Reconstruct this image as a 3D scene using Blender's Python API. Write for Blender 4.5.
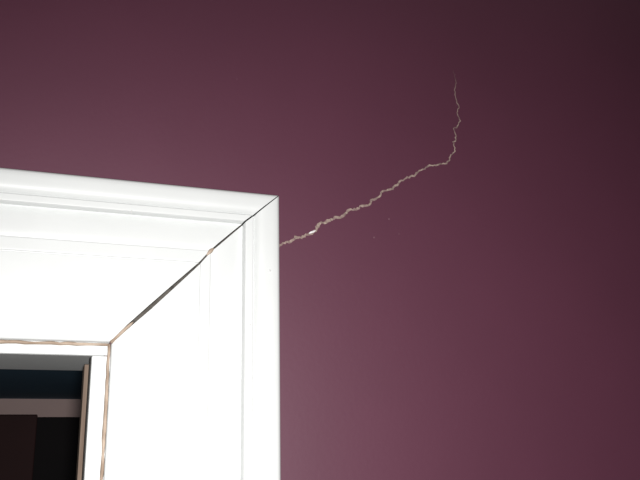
import bpy, bmesh, math, random
from mathutils import Matrix, Vector
from mathutils.geometry import delaunay_2d_cdt

for o in list(bpy.data.objects):
    bpy.data.objects.remove(o)
scene = bpy.context.scene
COL = scene.collection
rnd = random.Random(7)

# ------------------------------------------------------------------ camera, light, exposure
# World: the purple wall is the plane y = 0 and faces -y; the outer top corner of the
# door casing is x = 0, z = Z0; the floor is z = 0.
Z0 = 2.12
F_PX = 760.0
CAM = Vector((-0.154453, -0.521007, Z0 - 0.187917))
RIGHT = Vector((0.93921040, -0.34271340, -0.02076903))
DOWN = Vector((0.07695270, 0.26907003, -0.96004146))
FWD = Vector((0.33460740, 0.90008269, 0.27908609))

cam_data = bpy.data.cameras.new('camera')
cam_data.sensor_width = 36.0
cam_data.lens = F_PX * 36.0 / 640.0
cam_data.clip_start = 0.01
cam = bpy.data.objects.new('camera', cam_data)
m3 = Matrix((RIGHT, -DOWN, -FWD)).transposed()
cam.matrix_world = Matrix.Translation(CAM) @ m3.to_4x4()
COL.objects.link(cam)
scene.camera = cam

world = bpy.data.worlds.new('world')
scene.world = world
world.use_nodes = True
bg = world.node_tree.nodes['Background']
bg.inputs['Color'].default_value = (0.92, 0.97, 1.0, 1)
bg.inputs['Strength'].default_value = 0.06

# hand torch held beside the camera
torch = bpy.data.lights.new('torch', 'SPOT')
torch.energy = 19.5
torch.color = (1.0, 0.985, 0.97)
torch.spot_size = 2 * 1.20
torch.spot_blend = 1.0
torch.shadow_soft_size = 0.012
torch_o = bpy.data.objects.new('torch', torch)
torch_o.location = (-0.150, -0.540, Z0 - 0.195)
aim = Vector((0.050, 0.0, Z0 - 0.275)) - torch_o.location
torch_o.rotation_euler = aim.to_track_quat('-Z', 'Y').to_euler()
COL.objects.link(torch_o)

scene.view_settings.view_transform = 'Standard'
scene.view_settings.look = 'None'
scene.view_settings.gamma = 1.0
scene.view_settings.use_curve_mapping = False
scene.view_settings.exposure = 0.0


def on_wall(px, py, y=0.0):
    """photo pixel -> point of the plane y = const (used to measure the crack on the wall)"""
    d = RIGHT * ((px - 320) / F_PX) + DOWN * ((py - 240) / F_PX) + FWD
    return CAM + d * ((y - CAM.y) / d.y)


# ------------------------------------------------------------------ materials
def mat(name, col, rough=0.5, spec=0.5, bump=0.0, scale=400.0, var=0.0, var_scale=6.0,
        col2=None, stretch=(1, 1, 1), detail=3.0):
    m = bpy.data.materials.new(name)
    m.use_nodes = True
    nt = m.node_tree
    b = nt.nodes['Principled BSDF']
    b.inputs['Base Color'].default_value = (*col, 1)
    b.inputs['Roughness'].default_value = rough
    b.inputs['Specular IOR Level'].default_value = spec
    tc = nt.nodes.new('ShaderNodeTexCoord')
    mp = nt.nodes.new('ShaderNodeMapping')
    mp.inputs['Scale'].default_value = stretch
    nt.links.new(tc.outputs['Object'], mp.inputs['Vector'])
    if col2 is not None or var > 0:
        n = nt.nodes.new('ShaderNodeTexNoise')
        n.inputs['Scale'].default_value = var_scale
        n.inputs['Detail'].default_value = detail
        nt.links.new(mp.outputs['Vector'], n.inputs['Vector'])
        r = nt.nodes.new('ShaderNodeValToRGB')
        c2 = col2 if col2 is not None else tuple(c * (1 - var) for c in col)
        r.color_ramp.elements[0].position = 0.36
        r.color_ramp.elements[1].position = 0.64
        r.color_ramp.elements[0].color = (*c2, 1)
        r.color_ramp.elements[1].color = (*col, 1)
        nt.links.new(n.outputs['Fac'], r.inputs['Fac'])
        nt.links.new(r.outputs['Color'], b.inputs['Base Color'])
    if bump > 0:
        n2 = nt.nodes.new('ShaderNodeTexNoise')
        n2.inputs['Scale'].default_value = scale
        n2.inputs['Detail'].default_value = 2.0
        nt.links.new(mp.outputs['Vector'], n2.inputs['Vector'])
        bp = nt.nodes.new('ShaderNodeBump')
        bp.inputs['Strength'].default_value = bump
        bp.inputs['Distance'].default_value = 0.0006
        nt.links.new(n2.outputs['Fac'], bp.inputs['Height'])
        nt.links.new(bp.outputs['Normal'], b.inputs['Normal'])
    return m


M_PURPLE = mat('purple_paint', (0.104, 0.0280, 0.0535), 0.55, 0.6, 0.10, 260, var=0.05, var_scale=9)
M_WHITE = mat('white_gloss_paint', (0.685, 0.70, 0.695), 0.45, 0.35, 0.10, 160, stretch=(1, 1, 1), var=0.02, var_scale=40)
M_PLASTER = mat('bare_plaster', (0.37, 0.29, 0.245), 0.9, 0.2, 0.5, 1500, col2=(0.24, 0.165, 0.155), var_scale=260)
M_FLAKE = mat('white_plaster_flake', (0.82, 0.80, 0.80), 0.8, 0.2, 0.3, 900)
M_MDF_SHADE = mat('raw_edge_and_joint_shade', (0.12, 0.108, 0.095), 0.9, 0.1, 0.4, 900, col2=(0.06, 0.054, 0.048), var_scale=300)  # raw cut edges, and the painted shade in the mitre gap
M_CAULK = mat('yellowed_caulk', (0.30, 0.22, 0.165), 0.7, 0.2, 0.4, 600, col2=(0.48, 0.38, 0.30), var_scale=70)
M_RAW = mat('raw_pine', (0.20, 0.150, 0.115), 0.8, 0.2, 0.3, 300, col2=(0.15, 0.105, 0.08), var_scale=30, stretch=(8, 8, 0.6))
M_DARK_STRIP = mat('near_black', (0.02, 0.018, 0.016), 0.7, 0.2, 0.2, 500)
M_TEAL = mat('dark_teal_paint', (0.095, 0.185, 0.27), 0.8, 0.2, 0.2, 200, var=0.15)
M_PINK = mat('dusty_pink_paint', (0.50, 0.37, 0.35), 0.8, 0.2, 0.2, 200, var=0.08)
M_MAROON = mat('dark_maroon_board', (0.039, 0.016, 0.016), 0.75, 0.2, 0.2, 200, var=0.2)
M_BLACK = mat('black_board', (0.014, 0.012, 0.013), 0.8, 0.1, 0.2, 200, var=0.2)
M_CEIL = mat('ceiling_white', (0.75, 0.74, 0.72), 0.9, 0.2, 0.2, 200)
M_FLOOR = mat('floor_oak', (0.30, 0.20, 0.12), 0.5, 0.4, 0.2, 100, col2=(0.20, 0.12, 0.07), var_scale=5, stretch=(1, 12, 1))
M_SPECK = mat('pale_speck', (0.20, 0.105, 0.13), 0.8, 0.2)
M_DENT = mat('grey_filled_dent', (0.62, 0.62, 0.61), 0.7, 0.3)


# ------------------------------------------------------------------ helpers
def link(name, me, material, parent=None, smooth=False):
    o = bpy.data.objects.new(name, me)
    COL.objects.link(o)
    mats = material if isinstance(material, (list, tuple)) else [material]
    for mm in mats:
        me.materials.append(mm)
    if parent is not None:
        o.parent = parent
    if smooth:
        for p in me.polygons:
            p.use_smooth = True
    return o


def from_bm(name, bm, material, parent=None, smooth=False):
    bmesh.ops.recalc_face_normals(bm, faces=bm.faces)
    me = bpy.data.meshes.new(name)
    bm.to_mesh(me)
    bm.free()
    return link(name, me, material, parent, smooth)


def add_box(bm, x0, x1, y0, y1, z0, z1, bevel=0.0):
    mtx = Matrix.Translation(((x0 + x1) / 2, (y0 + y1) / 2, (z0 + z1) / 2)) @ Matrix.Diagonal((x1 - x0, y1 - y0, z1 - z0, 1))
    g = bmesh.ops.create_cube(bm, size=1.0, matrix=mtx)
    if bevel > 0:
        es = list({e for v in g['verts'] for e in v.link_edges})
        bmesh.ops.bevel(bm, geom=es, offset=bevel, segments=2, affect='EDGES', profile=0.5)


def box(name, x0, x1, y0, y1, z0, z1, material, parent=None, bevel=0.0):
    bm = bmesh.new()
    add_box(bm, x0, x1, y0, y1, z0, z1, bevel)
    return from_bm(name, bm, material, parent)


def tag(o, label, cat, kind=None, group=None):
    o['label'] = label
    o['category'] = cat
    if kind:
        o['kind'] = kind
    if group:
        o['group'] = group
    return o


def empty(name, loc):
    o = bpy.data.objects.new(name, None)
    o.location = loc
    o.empty_display_size = 0.05
    COL.objects.link(o)
    return o


def reparent(o, parent):
    """child keeps its world position under an un-rotated Empty"""
    o.parent = parent
    o.matrix_parent_inverse = Matrix.Translation(-parent.location)
    return o


# ------------------------------------------------------------------ the crack in the wall
PATH = [(276.5, 246.2), (279.7, 244.8), (286.3, 241.7), (288.5, 242.3), (293.3, 239.6), (295.2, 237.0), (298, 237.6),
        (303.1, 236.6), (306, 234.7), (310.2, 233.3), (315.8, 230.5), (316.5, 227.2), (320, 223.2),
        (324.7, 222.7), (329.8, 220.8), (331.9, 218.7), (336.5, 217.4), (342.2, 216.3), (345, 213.4), (347.8, 210.9),
        (351.1, 209.4), (356.3, 209.2), (359.3, 208.2), (359.9, 206.1), (365.2, 205.5), (370.6, 203.3),
        (370.9, 199.7), (375.9, 198.7), (379.2, 197.0), (381.1, 193), (384.4, 190.4), (388.5, 189.7), (393.1, 188.8),
        (394.4, 186.3), (398.8, 183.8), (401.3, 180.6), (406, 178.0), (410.6, 176.3), (415.6, 174.4), (418, 172),
        (421.3, 170), (425, 169), (428.1, 165.6), (433, 165.4), (437.5, 165), (445, 163.4), (449.9, 160.0),
        (450.6, 156.2), (452.8, 153.1), (455.3, 151.0), (454.1, 146.3), (452.9, 142.0), (456.0, 139.4),
        (455, 132.9), (453.4, 128.8), (457.4, 126.2), (460.6, 120.8), (458.1, 116.3), (456.9, 112.6),
        (459.3, 107.9), (456.7, 102.7), (455.4, 96.5), (454.2, 90.2), (456.5, 83.2), (455.0, 77.5), (453.4, 70.0)]


def width_px(t):
    for (a, wa), (b, wb) in zip(WID, WID[1:]):
        if t <= b:
            return wa + (wb - wa) * (t - a) / (b - a)
    return WID[-1][1]


WID = [(0, 3.5), (0.16, 3.3), (0.32, 2.7), (0.55, 2.3), (0.72, 1.9), (0.86, 1.5), (0.955, 0.9), (0.972, 0.35), (1.0, 0.25)]
PX2M = 0.00073                                   # metres per photo pixel on the wall near the crack
pts = [on_wall(*p) for p in PATH]
pl = [(p.x, p.z) for p in pts]
# finer wander between the measured points
fine = []
for a, b in zip(pl, pl[1:]):
    seg = math.hypot(b[0] - a[0], b[1] - a[1])
    n = max(1, int(seg / 0.0013))
    nx, nz = -(b[1] - a[1]) / seg, (b[0] - a[0]) / seg
    for k in range(n):
        t = k / n
        j = 0 if k == 0 else rnd.uniform(-0.0008, 0.0008)
        fine.append((a[0] + (b[0] - a[0]) * t + nx * j, a[1] + (b[1] - a[1]) * t + nz * j))
fine.append(pl[-1])
lens = [0.0]
for a, b in zip(fine, fine[1:]):
    lens.append(lens[-1] + math.hypot(b[0] - a[0], b[1] - a[1]))
tot = lens[-1]
left, right = [], []
for i, p in enumerate(fine):
    a = fine[max(0, i - 1)]
    b = fine[min(len(fine) - 1, i + 1)]
    dx, dz = b[0] - a[0], b[1] - a[1]
    L = math.hypot(dx, dz)
    nx, nz = -dz / L, dx / L
    w = width_px(lens[i] / tot) * PX2M * 0.42
    w1, w2 = w * rnd.uniform(0.6, 1.5), w * rnd.uniform(0.6, 1.5)
    left.append((p[0] + nx * w1, p[1] + nz * w1))
    right.append((p[0] - nx * w2, p[1] - nz * w2))

# ------------------------------------------------------------------ wall with doorway and crack
WX0, WX1, ZC = -1.75, 1.75, 2.46                 # wall ends and ceiling height
DX0, DX1, DZ1 = -0.900, -0.114, Z0 - 0.1125       # rough doorway in the wall
V2 = [Vector((WX0, 0)), Vector((WX1, 0)), Vector((WX1, ZC)), Vector((WX0, ZC)),
      Vector((DX0, 0)), Vector((DX1, 0)), Vector((DX1, DZ1)), Vector((DX0, DZ1))]
nq = len(V2)
V2 += [Vector(p) for p in left] + [Vector(p) for p in right]
n = len(fine)
F2 = [[4, 5, 6, 7]] + [[nq + n + i, nq + n + i + 1, nq + i + 1, nq + i] for i in range(n - 1)]
cv, ce, cf, ov, oe, of = delaunay_2d_cdt(V2, [(0, 1), (1, 2), (2, 3), (3, 0)], F2, 0, 1e-7)
bm = bmesh.new()
fv = [bm.verts.new((v.x, 0, v.y)) for v in cv]
crack_tris = []
keep = []
for f, src in zip(cf, of):
    if 0 in src:
        continue
    if src:
        crack_tris.append(f)
        continue
    keep.append(f)
    bm.faces.new([fv[i] for i in f])
bmesh.ops.recalc_face_normals(bm, faces=bm.faces)
if sum(f.normal.y for f in bm.faces) > 0:
    bmesh.ops.reverse_faces(bm, faces=bm.faces)
# body of the wall behind the painted skin
for b in ((WX0, DX0, 0, ZC), (DX1, WX1, 0, ZC), (DX0, DX1, DZ1, ZC)):
    add_box(bm, b[0], b[1], 0.0016, 0.085, b[2], b[3])
for v in [v for v in bm.verts if not v.link_faces]:
    bm.verts.remove(v)
me = bpy.data.meshes.new('wall_front')
bm.to_mesh(me)
bm.free()
wall = link('wall_front', me, M_PURPLE)
tag(wall, 'dark purple painted wall with a jagged crack running up from the white door casing', 'wall', 'structure')

# exposed plaster at the bottom of the crack, with its broken side faces
bm = bmesh.new()
vm = {}
edge_count = {}
for f in crack_tris:
    for i in f:
        if i not in vm:
            vm[i] = bm.verts.new((cv[i].x, 0.0007 + rnd.uniform(-0.0005, 0.0004), cv[i].y))
    bm.faces.new([vm[i] for i in f])
    for a, b in ((f[0], f[1]), (f[1], f[2]), (f[2], f[0])):
        k = (min(a, b), max(a, b))
        edge_count[k] = edge_count.get(k, 0) + 1
top = {}
for (a, b), c in edge_count.items():
    if c == 1:
        for i in (a, b):
            if i not in top:
                top[i] = bm.verts.new((cv[i].x, 0.00002, cv[i].y))
        bm.faces.new([vm[a], vm[b], top[b], top[a]])
crack = from_bm('plaster_crack', bm, M_PLASTER, wall)
crack['label'] = 'jagged zigzag crack showing bare beige plaster'


def flake(px, py, length, width, ang, material, name='plaster_flake', lift=0.0010):
    """small irregular chip standing slightly off the wall"""
    c = on_wall(px, py)
    bm = bmesh.new()
    ring_f, ring_b = [], []
    k = 9
    for i in range(k):
        a = 2 * math.pi * i / k
        r = rnd.uniform(0.8, 1.15)
        u, v = math.cos(a) * length * r / 2, math.sin(a) * width * r / 2
        x = c.x + u * math.cos(ang) - v * math.sin(ang)
        z = c.z + u * math.sin(ang) + v * math.cos(ang)
        ring_f.append(bm.verts.new((x, -lift * rnd.uniform(0.5, 0.9), z)))
        ring_b.append(bm.verts.new((x, 0.0006, z)))
    cen = bm.verts.new((c.x, -lift, c.z))
    for i in range(k):
        j = (i + 1) % k
        bm.faces.new([cen, ring_f[i], ring_f[j]])
        bm.faces.new([ring_f[i], ring_b[i], ring_b[j], ring_f[j]])
    return from_bm(name, bm, material, wall)


flake(312.3, 232.0, 0.0058, 0.0015, 0.50, M_FLAKE)['label'] = 'white plaster flake in the crack'
for q in ((287.5, 242.0, .0028, .0018, .4), (295.5, 238.2, .0026, .0020, .9), (318.2, 225.6, .0036, .0020, 0.8),
          (331.6, 219.6, .0022, .0018, .2), (371.0, 201.6, .0022, .0016, 1.4), (346.3, 212.8, .0028, .0016, .7)):
    flake(q[0], q[1], q[2], q[3], q[4], M_PLASTER)
for q in ((388.9, 219.0, .0013, .0012), (374.0, 237.5, .0014, .0012), (399.0, 234.0, .0009, .0008), (237, 79, .0009, .0006)):
    flake(q[0], q[1], q[2], q[3], 0.3, M_SPECK, 'paint_speck', 0.0003)

# ------------------------------------------------------------------ rest of the room shell
RY0 = -2.6
tag(box('floor', WX0, WX1, RY0, 0.95, -0.05, 0.0, M_FLOOR), 'brown wooden floor below the doorway', 'floor', 'structure')
tag(box('ceiling', WX0, WX1, RY0, 0.085, ZC, ZC + 0.05, M_CEIL), 'white ceiling above the purple wall', 'ceiling', 'structure')
tag(box('wall_left', WX0 - 0.05, WX0, RY0, 0.085, 0, ZC, M_PURPLE), 'purple side wall left of the doorway', 'wall', 'structure')
tag(box('wall_right', WX1, WX1 + 0.05, RY0, 0.085, 0, ZC, M_PURPLE), 'purple side wall right of the crack', 'wall', 'structure')

# dark closet behind the doorway
CY = 0.90
CZ = Z0 - 0.188 + 0.0795 * (CY + 0.521)
tag(box('ceiling_closet', -1.25, 0.45, 0.0862, CY, CZ, CZ + 0.04, M_TEAL), 'dark teal ceiling seen through the doorway', 'ceiling', 'structure')
tag(box('wall_closet_back', -1.25, 0.45, CY, CY + 0.04, 0, CZ + 0.04, M_PINK), 'dusty pink wall band at the back behind the doorway', 'wall', 'structure')
tag(box('wall_closet_left', -1.29, -1.25, 0.0862, CY + 0.04, 0, CZ + 0.04, M_TEAL), 'dark side wall left behind the doorway', 'wall', 'structure')
tag(box('wall_closet_right', 0.45, 0.49, 0.0862, CY + 0.04, 0, CZ + 0.04, M_TEAL), 'dark side wall right behind the doorway', 'wall', 'structure')

# ------------------------------------------------------------------ door casing
# profile knots: offset from the outer edge (nominal), offset on the head, offset on the leg
KN = [(0.0, -0.0003, -0.0021), (0.0165, 0.0167, 0.0172), (0.0230, 0.0225, 0.0241), (0.0455, 0.0444, 0.0471),
      (0.0540, 0.0540, 0.0550), (0.0860, 0.0860, 0.0870), (0.0995, 0.0995, 0.1008), (0.1100, 0.1107, 0.1114)]


def knot(o, c):
    for a, b in zip(KN, KN[1:]):
        if o <= b[0] + 1e-9:
            t = (o - a[0]) / (b[0] - a[0])
            return a[c] + (b[c] - a[c]) * t
    return KN[-1][c]


PROF = [(0.0, 0.0130), (0.0002, 0.0152), (0.0006, 0.0167), (0.0014, 0.0179), (0.0028, 0.0184), (0.0055, 0.0186),
        (0.0095, 0.0186), (0.0115, 0.0184), (0.0131, 0.0178), (0.0144, 0.0168), (0.0154, 0.0155), (0.0160, 0.0143), (0.0163, 0.0137),
        (0.0167, 0.0138), (0.0173, 0.0166), (0.0177, 0.0170), (0.0220, 0.0170), (0.0226, 0.0168), (0.0230, 0.0161),
        (0.0232, 0.0092), (0.0237, 0.0093), (0.0246, 0.0098), (0.0262, 0.0104), (0.0285, 0.0110), (0.0325, 0.0114), (0.0360, 0.0116),
        (0.0400, 0.0116), (0.0430, 0.0113), (0.0448, 0.0109), (0.0455, 0.0106), (0.0458, 0.0116), (0.0463, 0.0119), (0.0467, 0.0119), (0.0526, 0.0119), (0.0530, 0.0119), (0.0537, 0.0117),
        (0.0540, 0.0107), (0.0547, 0.0107), (0.0550, 0.0112), (0.0554, 0.0112), (0.0700, 0.0109), (0.0855, 0.0105), (0.0859, 0.0103),
        (0.0861, 0.0099), (0.0990, 0.0096), (0.0994, 0.0094), (0.0996, 0.0089), (0.1080, 0.0086), (0.1094, 0.0082),
        (0.1100, 0.0074)]
# half width of the open mitre joint along the profile
GAP = [(0.0, 0.00030), (0.0165, 0.00048), (0.0230, 0.00055), (0.0400, 0.00072), (0.0455, 0.0006), (0.0520, 0.0006), (0.056, 0.00075),
       (0.075, 0.00125), (0.088, 0.00145), (0.098, 0.00125), (0.110, 0.0009)]


def gap(o):
    for (a, ga), (b, gb) in zip(GAP, GAP[1:]):
        if o <= b:
            return ga + (gb - ga) * (o - a) / (b - a)
    return GAP[-1][1]


def sweep(name, rows_a, rows_b, wall_y, parent, end_mats=(1, 1)):
    """closed moulding between two end outlines; rows are (x, y, z) along the profile"""
    bm = bmesh.new()
    A = [bm.verts.new(p) for p in rows_a]
    B = [bm.verts.new(p) for p in rows_b]
    A2 = [bm.verts.new((p[0], wall_y, p[2])) for p in rows_a]
    B2 = [bm.verts.new((p[0], wall_y, p[2])) for p in rows_b]
    n = len(rows_a)
    for i in range(n - 1):
        f = bm.faces.new([A[i], A[i + 1], B[i + 1], B[i]])
        f.smooth = True
        bm.faces.new([A2[i], B2[i], B2[i + 1], A2[i + 1]])
        fa = bm.faces.new([A[i], A2[i], A2[i + 1], A[i + 1]])
        fb = bm.faces.new([B[i], B[i + 1], B2[i + 1], B2[i]])
        fa.material_index = end_mats[0]
        fb.material_index = end_mats[1]
    bm.faces.new([A[0], B[0], B2[0], A2[0]])
    bm.faces.new([A[-1], A2[-1], B2[-1], B[-1]])
    o = from_bm(name, bm, [M_WHITE, M_MDF_SHADE], None)
    o.data.set_sharp_from_angle(angle=math.radians(40))
    return reparent(o, parent)


casing = empty('trim_1', (-0.5, -0.001, 0.0))
tag(casing, 'white moulded door casing with an open mitre joint at its corner', 'door casing', 'structure')
YW = -0.0002
DC = -0.507                                        # middle of the doorway
S2 = math.sqrt(0.5)
head_r, head_l, leg_t, leg_b, leg_tl, leg_bl = [], [], [], [], [], []
for o, p in PROF:
    h, l, g = knot(o, 1), knot(o, 2), gap(o)
    head_r.append((-l - g * S2, -p, Z0 - h + g * S2))
    head_l.append((2 * DC + l + 0.0006, -p, Z0 - h))
    leg_t.append((-l + g * S2, -p, Z0 - h - g * S2))
    leg_b.append((-l, -p, 0.0))
    leg_tl.append((2 * DC + l, -p, Z0 - h - 0.0006))
    leg_bl.append((2 * DC + l, -p, 0.0))
sweep('head_casing', head_l, head_r, YW, casing)
sweep('leg_casing', leg_b, leg_t, YW, casing)
sweep('leg_casing', leg_bl, leg_tl, YW, casing)


# fillers left in the joint: a plug where the arris meets and a run at the inner end
def bead(name, path, r, material, parent, jitter=0.25, depth=1.0, seg=6):
    """irregular rounded bead along a path of (x, y, z)"""
    bm = bmesh.new()
    rings = []
    P = [Vector(p) for p in path]
    for i, p in enumerate(P):
        d = (P[min(i + 1, len(P) - 1)] - P[max(i - 1, 0)]).normalized()
        side = d.cross(Vector((0, 1, 0))).normalized()
        rr = (r[i] if isinstance(r, (list, tuple)) else r)
        ring = []
        for k in range(seg):
            a = 2 * math.pi * k / seg
            q = rr * (1 + rnd.uniform(-jitter, jitter))
            ring.append(bm.verts.new(p + side * math.cos(a) * q + Vector((0, 1, 0)) * math.sin(a) * q * depth))
        rings.append(ring)
    for a, b in zip(rings, rings[1:]):
        for k in range(seg):
            bm.faces.new([a[k], a[(k + 1) % seg], b[(k + 1) % seg], b[k]])
    bm.faces.new(rings[0])
    bm.faces.new(list(reversed(rings[-1])))
    o = from_bm(name, bm, material, None, True)
    return reparent(o, parent)


def mitre(o, y):
    return (-knot(o, 2), y, Z0 - knot(o, 1))


# dark strip added inside the open joint, its colour standing in for shade
bead('joint_shade', [mitre(o, -0.0012) for o in (0.004, 0.02, 0.04, 0.06, 0.08, 0.1085)], 0.0024, M_MDF_SHADE, casing, 0.0, 0.4)
o1 = bead('joint_filler', [mitre(o, -0.0106) for o in (0.0435, 0.0448, 0.046, 0.0475, 0.0487)],
          [0.0004, 0.0012, 0.0014, 0.0011, 0.0004], M_CAULK, casing, 0.15)
o1['label'] = 'tan plug of filler in the mitre joint'
o1.location.y -= 0.0012
o2 = bead('joint_filler', [mitre(0.0965 + 0.0140 * k / 8, -0.0080) for k in range(9)],
          [0.0006, 0.0011, 0.0012, 0.0013, 0.0012, 0.0013, 0.0012, 0.0012, 0.0011], M_CAULK, casing, 0.15)
o2['label'] = 'tan filler at the inner end of the mitre joint'

# small dents and filled nail marks in the casing paint
for px, py, y, r in ((270.0, 270.6, -0.0190, 0.0008), (250.0, 325.0, -0.0176, 0.0007), (131.5, 211.5, -0.0176, 0.0008)):
    c = on_wall(px, py, y)
    bm = bmesh.new()
    bmesh.ops.create_uvsphere(bm, u_segments=8, v_segments=6, radius=r,
                              matrix=Matrix.Translation(c) @ Matrix.Diagonal((0.8, 0.22, 1.2, 1)))
    reparent(from_bm('nail_mark', bm, M_DENT, None, True), casing)

# ------------------------------------------------------------------ door frame (jambs)
frame = empty('door_1', (DC, 0.03, 0.0))
tag(frame, 'white door jamb lining the dark opening with yellowed caulk along the casing', 'door frame', 'structure')
JX, JZ, JB = -0.1224, Z0 - 0.1185, 0.086           # visible faces of the jambs, back edge
reparent(box('head_jamb', 2 * DC + 0.1145, -0.1145, 0.0, JB, JZ, Z0 - 0.1130, M_WHITE, None, 0.0006), frame)
reparent(box('side_jamb', JX, -0.1145, 0.0, JB, 0.0, JZ - 0.0003, M_WHITE, None, 0.0006), frame)
reparent(box('side_jamb', 2 * DC + 0.1145, 2 * DC - JX, 0.0, JB, 0.0, JZ - 0.0003, M_WHITE, None, 0.0006), frame)
# face strips that close the step from the jamb edge to the casing
reparent(box('face_strip', 2 * DC + 0.1118, -0.1118, -0.0016, 0.0, JZ + 0.0002, Z0 - 0.1100, M_WHITE, None, 0.0003), frame)
reparent(box('face_strip', JX + 0.0002, -0.1100, -0.0016, 0.0, 0.0, JZ - 0.0003, M_WHITE, None, 0.0003), frame)
reparent(box('face_strip', 2 * DC + 0.1100, 2 * DC - JX - 0.0002, -0.0016, 0.0, 0.0, JZ - 0.0003, M_WHITE, None, 0.0003), frame)
# narrow dark strip and raw timber strip on the side jamb
reparent(box('dark_jamb_strip', JX - 0.0008, JX, 0.003, 0.0115, 0.0, JZ - 0.0006, M_DARK_STRIP), frame)['label'] = 'narrow dark strip along the side jamb'
reparent(box('stop_strip', JX - 0.0034, JX, 0.0120, 0.0300, 0.0, JZ - 0.0042, M_RAW, None, 0.0004), frame)['label'] = 'bare timber stop strip'
# caulk lines
N = 150
o3 = bead('caulk_line', [(-0.1112 - 0.79 * k / N, -0.0034, Z0 - 0.1115 + rnd.uniform(-.0002, .0002)) for k in range(N + 1)],
          [0.0011 + rnd.uniform(-.0003, .0003) for k in range(N + 1)], M_CAULK, frame, 0.2)
o3['label'] = 'yellowed caulk line'
o4 = bead('caulk_line', [(-0.1120 + rnd.uniform(-.00015, .00015), -0.0038, Z0 - 0.1112 - 0.75 * k / N) for k in range(N + 1)],
          [0.0011 + rnd.uniform(-.0002, .0002) for k in range(N + 1)], M_CAULK, frame, 0.2)
o4['label'] = 'yellowed caulk line'

# ------------------------------------------------------------------ dark boards standing in the closet
def board(name, px0, px1, py_top, y, thick, material, label):
    a, b = on_wall(px0, py_top, y), on_wall(px1, py_top, y)
    bm = bmesh.new()
    add_box(bm, a.x, b.x, y, y + thick, 0.0, (a.z + b.z) / 2, 0.002)
    return tag(from_bm(name, bm, material), label, 'board')


board('tall_board', -190, 37.8, 414.5, 0.845, 0.022, M_MAROON, 'tall dark maroon board standing on the left inside the dark doorway')
board('tall_board', 30, 150, 417.0, 0.872, 0.022, M_BLACK, 'tall black board right of the maroon board inside the doorway')
